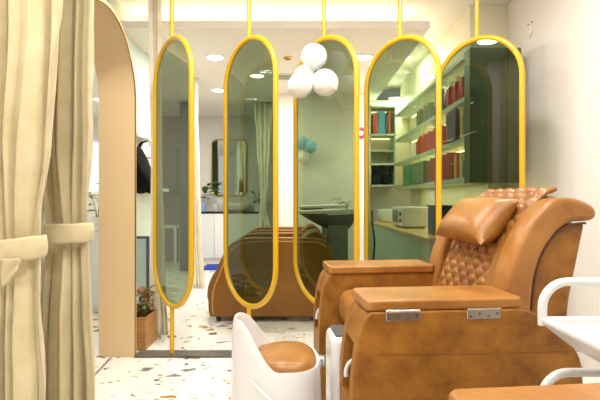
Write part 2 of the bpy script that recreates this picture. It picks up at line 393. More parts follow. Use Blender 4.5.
# ------------------------------------------------------------------ pedicure chair
CH = (.182, 1.953, 0); CR = rad(5.5)
def make_chair():
    t = thing('pedicure_chair', 'tan leather pedicure chair with quilted back and head cushion, facing left', 'chair', CH, CR)
    f = lambda p, q, a: (p, a, q)
    prof = [(0.0, .735), (-.022, .705), (-.042, .65), (-.056, .56), (-.062, .455), (-.058, .2), (-.045, 0), (.735, 0), (.738, .42), (.728, .54), (.702, .60), (.662, .655), (.612, .692), (.555, .720), (.50, .735)]
    pts = spline(prof[:6], 5) + [prof[6], prof[7]] + spline(prof[8:], 5)
    for s in (-1, 1):
        a0, a1 = (-.5, -.275) if s < 0 else (.275, .5)
        arm = obj('arm', prism(pts, a0, a1, f), ['suede'], t, bevel=.018, seg=4)
        c = (a0+a1)/2
        bm = bmesh.new(); box(bm, -.2, .13, c-.068, c+.062, .43, .625)
        cut(arm, bm)
        arm['label'] = 'suede-textured arm side'
        hs = obj('hand_shower', tube(spline([(-.052, c+.035, .475), (-.052, c+.032, .50), (-.040, c+.025, .528), (-.005, c+.02, .54), (.10, c, .54)], 6), lambda q: .009-.003*q, n=12), 'plastic', arm)
        hs['label'] = 'white hand shower in the arm recess'
        seam = obj('seam', tube([(.02, (a0 if s < 0 else a1)-s*0.0005*-1, .60), (.36, (a0 if s < 0 else a1), .592), (.72, (a0 if s < 0 else a1), .588)], .0012, n=6), 'seam', arm)
        # padded armrest
        p0, p1 = (-.492, -.262) if s < 0 else (.262, .492)
        plan = [(-.012, p0+.012), (.0, p0), (.515, p0), (.528, p0+.02), (.528, p1-.02), (.515, p1), (.0, p1), (-.015, p1-.015)]
        obj('armrest_pad', prism(plan, .735, .772, lambda p, q, a: (p, q, a)), 'leather', t, bevel=.013, seg=4)
    for u0, u1 in ((.048, .162), (.322, .438)):
        h = obj('hinge', bx(u0, u1, -.5045, -.499, .706, .738), 'steel', t, bevel=.002, seg=1); h['label'] = 'steel hinge plate'
        obj('barrel', tube([(u0, -.504, .7385), (u1, -.504, .7385)], .0045, n=8), 'steel', h)
        for k in range(4):
            s_ = obj('screw', lathe([(0, -.0015), (.0042, -.0015), (.003, .0015), (0, .0015)], 10), 'dgrey', h)
            s_.location = (u0+.012+k*(u1-u0-.024)/3, -.5055, .716 if k % 2 == 0 else .724); s_.rotation_euler = (PI/2, 0, 0)
    # seat cushion with rolled front
    sp = spline([(.075, .48), (.045, .52), (.033, .58), (.045, .635), (.085, .658), (.18, .664), (.3, .662), (.56, .655)], 5) + [(.56, .48)]
    obj('seat', prism(sp, -.262, .262, f), 'leather', t, bevel=.025, seg=4)
    obj('seat_base', bx(.14, .70, -.265, .265, 0, .47), 'suede', t, bevel=.01)
    # white plumbing column under the seat
    col = obj('base_column', bx(-.078, .13, -.20, -.02, 0, .565), 'plastic', t, bevel=.03, seg=5); col['label'] = 'white column under the seat'
    g = obj('top_inset', bx(-.06, .115, -.183, -.037, .56, .571), 'dgrey', col, bevel=.006); g['label'] = 'dark grey inset top'
    # back shell, centre cushion, bolsters
    shell = [(.60, .45), (.62, .70), (.645, .82), (.69, .935), (.765, 1.005), (.862, 1.012), (.80, .73), (.77, .45)]
    obj('back_shell', prism(shell, -.345, .345, f), 'suede', t, bevel=.012)
    cp = spline([(.50, .62), (.56, .74), (.603, .86), (.648, .97), (.705, 1.06), (.77, 1.112), (.82, 1.105), (.855, 1.07)], 6) + [(.84, .62)]
    obj('back_cushion', prism(cp, -.262, .262, f), 'leather_dark', t, bevel=.025, seg=4)
    w = spline([(.505, .62), (.530, .767), (.555, .86), (.60, .964), (.65, 1.04), (.72, 1.098), (.80, 1.108), (.868, 1.085), (.89, 1.06), (.888, 1.035), (.862, 1.022), (.80, 1.018), (.745, .99), (.69, .925), (.658, .85), (.64, .76), (.63, .62)], 4)
    for s in (-1, 1):
        a0, a1 = (-.372, -.255) if s < 0 else (.255, .372)
        obj('side_bolster', prism(w, a0, a1, f), 'leather', t, bevel=.03, seg=5)
        pp = spline([(.636, .70), (.655, .84), (.69, .925), (.745, .99), (.80, 1.014), (.850, 1.018)], 5)
        obj('piping', tube([(p, s*.362, q-.004) for p, q in pp], .0045, n=8), 'groove', t)
    # quilted cover
    line = spline([(.535, .655), (.556, .74), (.599, .86), (.644, .97), (.700, 1.062), (.760, 1.120), (.785, 1.132), (.805, 1.140)], 14)
    ds = [0]
    for a, b in zip(line, line[1:]): ds.append(ds[-1]+math.dist(a, b))
    def at(s):
        s *= ds[-1]
        for k in range(len(ds)-1):
            if ds[k+1] >= s: break
        q = (s-ds[k])/(ds[k+1]-ds[k]); a, b = line[k], line[k+1]
        tx, tz = b[0]-a[0], b[1]-a[1]; l = math.hypot(tx, tz)
        return a[0]+(b[0]-a[0])*q, a[1]+(b[1]-a[1])*q, -tz/l, tx/l, s
    def quilt(i, j):
        u, z, nx, nz, s = at(i); v = -.268+.50*j
        p, q = v/.082+s/.072, v/.082-s/.072
        edge = min(1, 12*min(j, 1-j), 14*(i+.02), 14*(1-i)+.1)
        plain = v < -.20 and s < .36 and (v < -.23 or s < .30)
        plain = plain or (s > .70 and v > -.12)
        h = .002+edge*((.019 if s < .62 else .010)*(abs(math.sin(PI*p))*abs(math.sin(PI*q)))**.45 if not plain else .012)
        return (u+nx*(h+.008), v, z+nz*(h+.008))
    bm = grid(110, 96, quilt)
    bmesh.ops.recalc_face_normals(bm, faces=bm.faces)
    o = obj('quilted_cover', bm, 'leather_dark', t, angle=180); o['label'] = 'diamond-quilted tan leather cover'
    q = o.modifiers.new('s', 'SOLIDIFY'); q.thickness = .014; q.offset = -1
    # head cushion
    ex, en = Vector((.665, 0, .747)), Vector((-.747, 0, .665)); c = Vector((.592, -.012, 1.008))
    def pil(side):
        def g(i, j):
            a, b = 2*i-1, 2*j-1
            k = 1-.10*(a*a)*(1-b*b)*0
            ca, cb = a*(1-.07*(1-a*a)*0-.06*(1-abs(b))**1*0), b
            pinch = 1-.13*(1-abs(a)**3)*abs(b)**6; pinch2 = 1-.09*(1-abs(b)**3)*abs(a)**6
            th = .078*max(0, (1-a*a*abs(a))*(1-b*b*abs(b)))**.7
            return c + ex*(b*.122*pinch) + Vector((0, 1, 0))*(a*.235*pinch2) + en*(side*th+.012*(b*b))
        return g
    bm = grid(36, 24, pil(1)); grid(36, 24, pil(-1), bm)
    bmesh.ops.remove_doubles(bm, verts=bm.verts, dist=.0004); bmesh.ops.recalc_face_normals(bm, faces=bm.faces)
    obj('head_cushion', bm, 'leather', t, angle=70)
    return t
chair = make_chair()
ch2 = dup(chair, (CH[0]+.132, CH[1]-1.655, 0), 'second tan pedicure chair, only its armrest seen at the bottom right corner')

# ------------------------------------------------------------------ foot basin
tub = thing('foot_basin', 'white plastic foot basin with a tan leather footrest in front of the chair', 'foot basin', (-.085, 1.80, 0), rad(3))
def rimz(x):
    q = max(0, min(1, (-.005-x)/.165)); return .474+.165*(q*q*(3-2*q))
def egg(a, k=1.0, dx=0):
    ca, sa = math.cos(a), math.sin(a)
    x = -.180*ca if ca > 0 else .160*abs(ca)**.72; y = .190*(abs(sa)**(.82 if ca > 0 else .68))*(1 if sa >= 0 else -1)*(1-.36*ca if ca > 0 else 1-.08*ca)/1.05
    return (dx+x*k, y*k)
def tub_bm():
    n = 64; bm = bmesh.new(); rings = []
    #           scale, height fn
    prof = [(1.06, lambda z: 0), (1.09, lambda z: .03), (1.07, lambda z: .15), (1.05, lambda z: z*.62), (1.02, lambda z: z-.05), (1.0, lambda z: z-.012), (.975, lambda z: z), (.93, lambda z: z-.001), (.90, lambda z: z-.014), (.87, lambda z: z-.07 if z < .5 else .40+(z-.5)*.3), (.80, lambda z: .40), (.4, lambda z: .39)]
    for k, fz in prof:
        r = []
        for j in range(n):
            a = 2*PI*j/n; x, y = egg(a, k); z = rimz(egg(a)[0])
            r.append(bm.verts.new((x, y, fz(z))))
        rings.append(r)
    for A, B in zip(rings, rings[1:]):
        for j in range(n): bm.faces.new((A[j], A[(j+1) % n], B[(j+1) % n], B[j]))
    bm.faces.new(rings[0][::-1]); bm.faces.new(rings[-1])
    bmesh.ops.recalc_face_normals(bm, faces=bm.faces)
    return bm
obj('basin_body', tub_bm(), 'plastic', tub, angle=60)
def pad_bm():
    n = 48; bm = bmesh.new(); rings = []
    for k, z in ((.80, .405), (.86, .43), (.87, .463), (.84, .482), (.74, .494), (.5, .503), (.2, .507)):
        r = []
        for j in range(n):
            a = 2*PI*j/n; x, y = egg(a, k)
            x = max(x, -.095*k/.87+.0) if True else x
            r.append(bm.verts.new((x+.008, y*.98, z)))
        rings.append(r)
    for A, B in zip(rings, rings[1:]):
        for j in range(n): bm.faces.new((A[j], A[(j+1) % n], B[(j+1) % n], B[j]))
    bm.faces.new(rings[0][::-1]); bm.faces.new(rings[-1])
    bmesh.ops.recalc_face_normals(bm, faces=bm.faces)
    return bm
obj('footrest_pad', pad_bm(), 'leather', tub, angle=80)['label'] = 'tan leather footrest'
rp = spline([(-.10, -.1435, .435), (-.06, -.176, .405), (.0, -.2025, .365), (.06, -.2155, .34), (.12, -.199, .325)], 8)
obj('body_ridge', tube(rp, .005, n=8), 'plastic', tub)
pp = obj('pipe', tube([(.13, .03, .44), (.16, .03, .445), (.185, .025, .445)], .024, n=16), 'chrome', tub); pp['label'] = 'chrome swivel pipe'
obj('pipe_collar', tube([(.160, .03, .44), (.168, .03, .442)], .031, n=16), 'plastic', pp)

# ------------------------------------------------------------------ white trolley
tr = thing('trolley', 'white metal trolley with hoop handles at the right edge', 'trolley', (.70, 1.3, 0))
W, DP = .42, .35
def hoop(z):
    r = .075; p = [(0, 0, z-.024), (0, 0, z+.02), (0, 0, z+.101-r)]
    p += [(r-r*math.cos(a), 0, z+.101-r+r*math.sin(a)) for a in [PI/2*i/8 for i in range(1, 9)]]
    p += [(W/2, 0, z+.101)]
    p += [(W-r+r*math.sin(a), 0, z+.101-r+r*math.cos(a)) for a in [PI/2*i/8 for i in range(0, 9)]]
    p += [(W, 0, z+.02), (W, 0, z-.024)]
    return tube(p, .0125, n=12)
def tray(z):
    bm = bmesh.new()
    t = .012
    lv = [(.0, z), (0, z), (.014, z), (.03, z-.05), (.05, z-.05)]
    o0 = [(x, y) for x, y in ((0, -DP), (W, -DP), (W, 0), (0, 0))]
    def ring(ins, zz, end=0): return [bm.verts.new((x+(ins if x == 0 else -ins), y+(ins if y < -.1 else -ins-end), zz)) for x, y in o0]
    R = [ring(.045, z-.068, .04), ring(.008, z-.030), ring(-.008, z-.014), ring(-.008, z), ring(.016, z), ring(.020, z-.018), ring(.044, z-.060, .03)]
    for A, B in zip(R, R[1:]):
        for j in range(4): bm.faces.new((A[j], A[(j+1) % 4], B[(j+1) % 4], B[j]))
    bm.faces.new(R[0][::-1]); bm.faces.new(R[-1])
    bmesh.ops.recalc_face_normals(bm, faces=bm.faces)
    return bm
for z in (.763, .501):
    ty = obj('tray', tray(z), 'white_metal', tr, bevel=.004, seg=2)
    obj('tray_liner', bx(.05, W-.05, -DP+.05, -.08, z-.0605, z-.057), 'liner', ty)['label'] = 'pale grey liner in the tray'
    obj('hoop_handle', hoop(z), 'white_metal', tr)
for x, y in ((.0, -DP), (W, -DP), (W, 0)):
    lg = obj('post', tube([(x, y, .06), (x, y, .4), (x, y, .757)], .012, n=12), 'white_metal', tr)
    w_ = obj('caster', tube([(x-.011, y, .03), (x+.011, y, .03)], .03, n=18), 'dgrey', lg)
obj('base_rail', tube([(W, 0, .10), (W, -DP, .10), (0, -DP, .10)], .011, n=10), 'white_metal', tr)

# ------------------------------------------------------------------ foreground curtains
def curtain(name, label, D, ys, xl, xr, folds, amp, m, tie=None, ztop=2.84, zbot=.01, seed=1, cat='curtain', nz=70, nx=180):
    rnd = random.Random(seed); ph = [rnd.uniform(0, 6.28) for _ in range(6)]
    t = thing(name, label, cat, ((xl[1]+xr[1]-600)/900*D, D, 0))
    ox = t.location.x
    zs = [1.1+(200-y)/450*D for y in ys]
    def interp(z, arr):
        if z >= zs[0]: return arr[0]+(arr[0]-arr[1])*(z-zs[0])/(zs[0]-zs[1])*.5
        if z <= zs[-1]: return arr[-1]
        for k in range(len(zs)-1):
            if zs[k] >= z >= zs[k+1]:
                q = (zs[k]-z)/(zs[k]-zs[k+1]); q = q*q*(3-2*q); return arr[k]+(arr[k+1]-arr[k])*q
    def f(i, j):
        z = ztop+(zbot-ztop)*i
        L_, R_ = interp(z, xl), interp(z, xr)
        a = (L_-300)/450*D; b = (R_-300)/450*D
        jj = j+.018*math.sin(7*z+5*j+ph[0])+.02*math.sin(2*z+9*j)
        w = math.sin(2*PI*folds*jj+ph[1])
        w = w*(.75+.25*abs(w))
        d = amp*(.62*w+.32*math.sin(2*PI*folds*.43*jj+ph[2]+.8*z)+.20*math.sin(2*PI*folds*2.3*jj+ph[3]+.5*z))
        if tie is not None: d *= .35+.65*min(1, abs(z-tie)/.35)
        d *= 1-.4*math.exp(-((j-.5)/.7)**2)*0
        x = a+(b-a)*j + .012*math.cos(2*PI*folds*jj+ph[1])
        return (x-ox, d, z)
    bm = grid(nz, nx, f); bmesh.ops.recalc_face_normals(bm, faces=bm.faces)
    obj('drape', bm, m, t, angle=180, solid=.003)
    return t
c2 = curtain('tied_curtain', 'cream linen curtain tied back at waist height, next to the beige arch', 2.0, [0, 120, 233, 300, 400], [48, 43, 49, 44, 42], [95.5, 93.5, 88.5, 93, 97], 4.2, .075, 'linen', .95, seed=5)
c1 = curtain('tied_curtain', 'nearer cream linen curtain with a slanting tie, at the left edge', 1.62, [0, 150, 247, 320, 400], [-40, -34, -30, -32, -36], [60, 48, 40.5, 41.5, 47], 5.3, .065, 'linen', .93, seed=11)
for o_ in (c1, c2): o_['group'] = 'tied linen curtains'
def band(t, D, x0, x1, yt, yb, slope, ry, tail=False):
    n = 48; a = (x0-300)/450*D-t.location.x; b = (x1-300)/450*D-t.location.x; cx = (a+b)/2; rx = (b-a)/2
    z0 = 1.1+(200-yb)/450*D; z1 = 1.1+(200-yt)/450*D
    def f(i, j):
        an = 2*PI*j
        co, si = math.cos(an), math.sin(an)
        x = rx*(abs(co)**.7)*(1 if co > 0 else -1); y = ry*(abs(si)**.7)*(1 if si > 0 else -1)
        bul = .006*math.sin(PI*i)
        return (cx+x+bul*co, y*(1+bul*4), z0+(z1-z0)*i+slope*x+.0012*math.sin(5*an+4*i))
    bm = grid(8, n, f, wrap=True)
    bmesh.ops.recalc_face_normals(bm, faces=bm.faces)
    obj('tie_band', bm, 'linen', t, angle=180, solid=.006)
    if tail:
        def g(i, j):
            return (cx+rx*(.38+.42*j)+.004*math.sin(6*i), -ry-.012-.006*math.sin(3*j+4*i), z0+.012-.0*i-.10*i*(.35+.65*(1-j))+slope*rx*.6)
        bm = grid(10, 6, g)
        obj('tie_tail', bm, 'linen', t, angle=180, solid=.005)
band(c2, 2.0, 49, 89.5, 223, 242, .02, .078)
band(c1, 1.62, -34, 41.5, 239, 261, .10, .075, True)

# ------------------------------------------------------------------ items behind the left arch
sw = thing('side_cabinet', 'white cabinet seen through the narrow gap beside the arch', 'cabinet', (-2.2, 4.6, 0))
obj('body', bx(-.45, .35, -.2, .25, 0, .80), 'vanity_white', sw, bevel=.004)
obj('top', bx(-.47, .37, -.22, .25, .80, .83), 'vanity_white', sw, bevel=.004)
for k in range(2):
    d = obj('door', bx(-.44+k*.4, -.05+k*.39, -.215, -.2, .05, .78), 'vanity_white', sw, bevel=.003)
    obj('knob', lathe([(0, 0), (.012, 0), (.016, .015), (0, .025)], 12, (0, 0, 0)), 'black', d).location = (-.09+k*.1, -.218, .6)
def leaf(bm, base, d, L, w, droop=.3, mi=0):
    base = Vector(base); d = Vector(d).normalized(); side = d.cross(Vector((0, 0, 1)))
    side = side.normalized() if side.length > .01 else Vector((1, 0, 0)); up = side.cross(d)
    rows = []
    for k in range(6):
        s = k/5; c = base+d*(L*s)+Vector((0, 0, -droop*L*s*s)); ww = w*math.sin(PI*min(1, s*.93+.05))**.8
        rows.append([bm.verts.new(c-side*ww+up*ww*.25), bm.verts.new(c), bm.verts.new(c+side*ww+up*ww*.25)])
    for A, B in zip(rows, rows[1:]):
        for j in range(2): bm.faces.new((A[j], A[j+1], B[j+1], B[j])).material_index = mi
def plant(name, label, loc, pot_prof, pot_m, nleaf, h, L, w, leaf_m='leaf', seed=1, flowers=(), cat='plant', lean=(0, 0), spread=.6):
    rnd = random.Random(seed)
    t = thing(name, label, cat, loc)
    top = pot_prof[-1]
    pp = pot_prof + [(top[0]*.86, top[1]), (top[0]*.82, top[1]*.88), (0, top[1]*.88)]
    obj('pot', lathe(pp, 24), pot_m, t)
    obj('soil', lathe([(0, top[1]*.88), (top[0]*.8, top[1]*.885), (0, top[1]*.92)], 16), 'soil', t)
    sm = bmesh.new(); lf = bmesh.new()
    for k in range(max(3, nleaf//4)):
        a = rnd.uniform(0, 6.28); e = Vector((lean[0]*h+spread*h*.5*math.cos(a), lean[1]*h+spread*h*.5*math.sin(a), h*rnd.uniform(.75, 1)))
        b = Vector((.2*top[0]*math.cos(a), .2*top[0]*math.sin(a), top[1]*.88)); tip = Vector((0, 0, top[1]))+e
        mid = (b+tip)/2+Vector((-.1*e.x, -.1*e.y, .05*h))
        path = spline([tuple(b), tuple(mid), tuple(tip)], 5)
        tube(path, .004, n=6, bm=sm)
        for q in range(4):
            p = path[min(len(path)-1, 3+q*2)]; aa = a+rnd.uniform(-2.2, 2.2)
            leaf(lf, p, (math.cos(aa), math.sin(aa), rnd.uniform(.1, .8)), L*rnd.uniform(.7, 1.1), w, rnd.uniform(.1, .5))
    obj('stems', sm, 'stem', t); obj('foliage', lf, leaf_m, t, angle=80)
    for k, (m, dx, dy, dz, r) in enumerate(flowers):
        bm = bmesh.new()
        for q in range(9):
            a = q*2*PI/9
            leaf(bm, (dx, dy, dz), (math.cos(a), math.sin(a), .5), r, r*.4, .2)
        tube([(0, 0, top[1]*.9), (dx*.5, dy*.5, dz*.6), (dx, dy, dz)], .003, n=6, bm=bm)
        obj('flower', bm, m, t)
    return t
plant('flowering_plant', 'potted plant with lime and purple blooms in the gap left of the arch', (-2.02, 4.5, .83), [(.0, 0), (.05, 0), (.065, .10)], 'paper', 12, .26, .10, .03, seed=3, flowers=[('purple', .03, -.02, .42, .06), ('lime', -.05, -.02, .30, .06), ('lime', .05, -.03, .24, .05)])
wn = struct('window_1', bx(-4.2, -3.25, 8.17, 8.2, 1.2, 2.2), 'vanity_white'); 
pn = obj('pane', bx(-4.14, -3.31, 8.155, 8.172, 1.26, 2.14), 'sky_pane', wn)

# ------------------------------------------------------------------ left side of the back room
# black bag on a hook rail fixed to the pale wall
hr = thing('hook_rail', 'short white hook rail above the black bag', 'hook rail', (-1.58, 4.35, 1.70))
obj('rail', bx(-.02, .10, -.25, .25, -.015, .015), 'vanity_white', hr, bevel=.004)
obj('hook', tube(spline([(.10, .0, 0), (.13, .0, -.03), (.125, 0, -.07), (.15, 0, -.075), (.16, 0, -.05)], 5), .006, n=8), 'steel', hr)
bag = thing('hanging_bag', 'black cloth bag hanging on the pale wall right of the arch', 'bag', (-1.535, 4.35, 1.18))
def bagf(i, j):
    a = 2*PI*j; s = i
    w = .03+.14*s-.03*max(0, s-.85)/.15*s; d = .03+.06*math.sin(PI*min(1, s*.9+.08))
    w *= .72
    return (-.055+w*(1+math.cos(a))*(1+.08*math.sin(3*a+6*s)), d*math.sin(a)*2.2*(1+.1*math.sin(5*a)), .42*(1-s)+.02*math.sin(2*a)*s)
bm = grid(18, 28, bagf, wrap=True); bm.verts.ensure_lookup_table()
bm.faces.new([bm.verts[k] for k in range(28)]); bm.faces.new([bm.verts[18*28+k] for k in range(28)][::-1])
bmesh.ops.recalc_face_normals(bm, faces=bm.faces)
obj('cloth_body', bm, 'black_fabric', bag, angle=180)
obj('strap', tube(spline([(-.03, -.03, .41), (.0, -.01, .47), (.06, 0, .49), (.0, .02, .47), (-.03, .03, .41)], 5), .008, n=8), 'black_fabric', bag)
sh = tag(obj('wall_shelf', bx(-1.6, -1.42, 4.5, 4.88, 1.19, 1.22), 'vanity_white', bevel=.004), 'small white shelf under the pink flower beside the bag', 'shelf')
plant('flowering_plant', 'small plant with a pink bloom behind the black bag', (-1.545, 4.62, 1.22), [(0, 0), (.035, 0), (.045, .08)], 'paper', 8, .12, .08, .025, seed=9, flowers=[('pink', .0, -.02, .30, .05)])
ld = thing('glass_screen', 'low frosted teal glass screen standing beside the wooden planter', 'screen', (-1.455, 3.86, 0))
obj('panel', bx(-.14, .14, -.006, .006, .06, .77), 'frosted', ld)
for x in (-.15, .15): obj('post', bx(x-.012, x+.012, -.012, .012, 0, .79), 'dgrey', ld, bevel=.003)
obj('rail', bx(-.15, .15, -.012, .012, .77, .79), 'dgrey', ld, bevel=.003)
# planter
pb = thing('planter_box', 'light wooden planter of rust and green foliage at the foot of the arch', 'planter', (-1.185, 3.42, 0))
for n_, a in (('front_board', (-.09, .09, -.13, -.115)), ('back_board', (-.09, .09, .115, .13)), ('side_board', (-.10, -.085, -.13, .13)), ('side_board', (.085, .10, -.13, .13))):
    obj(n_, bx(*a, 0, .24), 'wood', pb, bevel=.003)
obj('soil', bx(-.085, .085, -.115, .115, .01, .21), 'soil', pb)
rnd = random.Random(4); lf = bmesh.new(); st = bmesh.new()
for k in range(90):
    x, y = rnd.uniform(-.08, .07), rnd.uniform(-.11, .11); z = rnd.uniform(.24, .42); a = rnd.uniform(0, 6.28)
    leaf(lf, (x, y, z), (math.cos(a), math.sin(a), rnd.uniform(0, .8)), rnd.uniform(.05, .10), .03, .3)
    if k % 3 == 0: tube([(x*.8, y*.8, .2), (x*.9, y*.9, z*.8), (x, y, z)], .003, n=5, bm=st)
pb.scale.x = .56
obj('foliage', lf, 'leaf_autumn', pb, angle=80); obj('stems', st, 'stem', pb)
# cloth curtains of the back room
curtain('drape_curtain', 'narrow cream curtain hanging behind the leftmost panel beside the planter', 3.62, [20, 150, 250, 338], [150.5, 153, 152.5, 150], [162, 162, 165, 170], 3, .035, 'sheer', zbot=.015, seed=3, nz=40, nx=80)
curtain('drape_curtain', 'long ivory curtain hanging just right of the leftmost panel, by the blue mat', 5.6, [110, 180, 240, 288], [189, 190, 191, 193], [197, 199, 201, 204], 3, .04, 'sheer', ztop=2.62, zbot=.012, seed=4, nz=40, nx=80)
sheer = curtain('sheer_curtain', 'gathered ivory curtain behind the second panel, right of the round-cornered mirror', 7.0, [100, 150, 180, 205, 236], [254, 257, 259, 260, 254], [272, 270, 268, 266, 272], 3, .05, 'sheer', ztop=2.62, zbot=.012, seed=6, nz=50, nx=90)
# made-up cabinet and table stand in for reflections in the leftmost glass
wd = thing('reflection_cabinet', 'added dark olive two-door cabinet standing in for a reflection in the leftmost panel', 'cabinet', (-2.42, 7.96, 1.22))
obj('carcass', bx(-.28, .28, -.14, .15, 0, .82), 'dark_sage', wd, bevel=.004)
for k in range(2):
    d = obj('door', bx(-.275+k*.28, -.005+k*.28, -.16, -.14, .01, .81), 'dark_sage', wd, bevel=.004)
    obj('handle', bx(-.03+k*.05, -.02+k*.05, -.175, -.16, .1, .3), 'steel', d)
cs = thing('reflection_table', 'added white console table standing in for a reflection, below the dark olive cabinet', 'table', (-2.4, 7.85, 0))
obj('tabletop', bx(-.35, .30, -.2, .2, .62, .66), 'vanity_white', cs, bevel=.004)
for x in (-.32, .27):
    for y in (-.17, .17): obj('leg', bx(x-.02, x+.02, y-.02, y+.02, 0, .62), 'vanity_white', cs)
struct('trim_5', bx(-1.86, -1.70, 6.95, 7.05, 0, 2.62), 'dark_sage')

# ------------------------------------------------------------------ vanity on the back wall
va = thing('vanity_unit', 'white vanity cabinet with a black top against the back wall', 'vanity', (-1.25, 7.93, 0))
obj('carcass', bx(-.62, .60, -.23, .25, .10, .87), 'vanity_white', va)
obj('plinth', bx(-.60, .58, -.19, .25, 0, .10), 'wall', va)
for k in range(3):
    x0 = -.62+k*.408
    d = obj('door', bx(x0+.002, x0+.404, -.25, -.23, .105, .865), 'vanity_white', va, bevel=.003)
obj('top', bx(-.64, .62, -.26, .25, .87, .90), 'black_top', va, bevel=.004)
vb = thing('vessel_sink', 'white vessel sink on the black vanity top under the mirror', 'sink', (-1.12, 7.95, .90))
def bowl_prof(r, h): return [(0, 0), (r*.55, 0), (r*.8, h*.25), (r*.97, h*.75), (r, h), (r*.95, h), (r*.9, h*.78), (r*.7, h*.3), (0, h*.15)]
obj('bowl', lathe(spline(bowl_prof(.26, .15), 3), 36, sy=.7), 'ceramic', vb)
obj('drain', lathe([(0, .025), (.02, .025), (.02, .03), (0, .03)], 14), 'chrome', vb)
mr = thing('wall_mirror', 'round-cornered wall mirror with a thin gold frame on the back wall', 'mirror', (-1.29, 8.19, 1.69))
def rrect(w, h, r, n=6):
    p = []
    for cx, cy, a0 in ((w-r, h-r, 0), (-w+r, h-r, PI/2), (-w+r, -h+r, PI), (w-r, -h+r, 1.5*PI)):
        p += [(cx+r*math.cos(a0+PI/2*k/n), cy+r*math.sin(a0+PI/2*k/n)) for k in range(n+1)]
    return p
obj('mirror_glass', prism(rrect(.315, .50, .09), -.012, .0, lambda p, q, a: (p, a, q)), 'mirror', mr)
obj('frame', tube([(p, -.014, q) for p, q in rrect(.32, .505, .095)], .014, True, 8), 'gold', mr)
plant('potted_plant', 'broad-leaved plant in a pale blue pot at the vanity\'s left end', (-1.72, 7.9, .90), [(0, 0), (.075, 0), (.088, .17)], 'blue_pot', 12, .30, .24, .055, seed=2, spread=1.1)
plant('potted_plant', 'small plant in a white pot at the vanity\'s right end', (-.74, 7.9, .90), [(0, 0), (.055, 0), (.07, .13)], 'paper', 12, .2, .16, .03, seed=8, spread=1)
sb = thing('soap_bottle', 'grey pump soap bottle between blue pot and sink', 'bottle', (-1.47, 7.86, .90))
obj('body', lathe(spline([(0, 0), (.045, 0), (.05, .02), (.048, .11), (.03, .13), (.014, .14)], 2)+[(0, .145)], 18), 'soap', sb)
pmp = obj('pump', lathe([(0, .14), (.016, .14), (.016, .155), (.005, .157), (.005, .19), (.014, .19), (.014, .20), (0, .20)], 12), 'steel', sb)
mt = tag(obj('bath_mat', bx(-1.56, -1.19, 7.05, 7.60, 0, .02), 'mat_blue', bevel=.008), 'bright blue mat on the floor before the white vanity', 'mat')

# ------------------------------------------------------------------ shampoo chairs and basins
def make_shampoo():
    t = thing('shampoo_chair', 'brown leather shampoo chair nearest the yellow panels', 'chair', (-.16, 4.39, 0), 0, 'shampoo chairs in the back room')
    f = lambda p, q, a: (p, a, q)
    pr = [(-.65, .05), (-.665, .14), (-.655, .30), (-.60, .45), (-.52, .63), (-.44, .72), (-.33, .755), (-.1, .76), (.2, .757), (.34, .75), (.42, .70), (.455, .60), (.46, .05)]
    pts = spline(pr[:-1], 5)+[pr[-1]]
    for a0, a1 in ((-.35, -.24), (.24, .35)):
        arm = obj('arm', prism(pts, a0, a1, f), 'shampoo', t, bevel=.02, seg=3)
        yy = a0-.001 if a0 < 0 else a1+.001
        inner = [(p*.94, .05+(q-.05)*.955) for p, q in pts[2:-6]]
        obj('piping', tube([(p, yy, q) for p, q in inner], .007, n=8), 'pipe_glint_tan', arm)
    seat = spline([(-.66, .10), (-.70, .20), (-.68, .34), (-.60, .47), (-.50, .53), (-.2, .52), (.15, .50)], 5)+[(.15, .08), (-.6, .06)]
    obj('seat', prism(seat, -.237, .237, f), 'shampoo', t, bevel=.02, seg=3)
    bk = spline([(.02, .50), (.12, .66), (.20, .755), (.27, .80), (.33, .805)], 5)+[(.40, .74), (.34, .60), (.25, .35), (.02, .35)]
    obj('backrest', prism(bk, -.237, .237, f), 'shampoo', t, bevel=.025, seg=3)
    for k in range(3):
        s_ = k/3
        obj('crease_glint', tube([(.06+.22*s_, -.225, .563+.24*s_), (.04+.22*s_, 0, .578+.24*s_), (.06+.22*s_, .225, .563+.24*s_)], .012, n=8), 'pipe_glint_tan', t)  # creases drawn as lighter tan tubes; the tone stands in for reflected light
    for x in (-.58, .32):
        for y in (-.29, .29):
            obj('foot', lathe([(0, 0), (.022, 0), (.026, .05), (0, .05)], 14, (x, y, 0)), 'black', t)
    return t
sc = make_shampoo()
dup(sc, (-.16, 5.42, 0), 'brown leather shampoo chair behind the nearest one, only its curved arm showing')
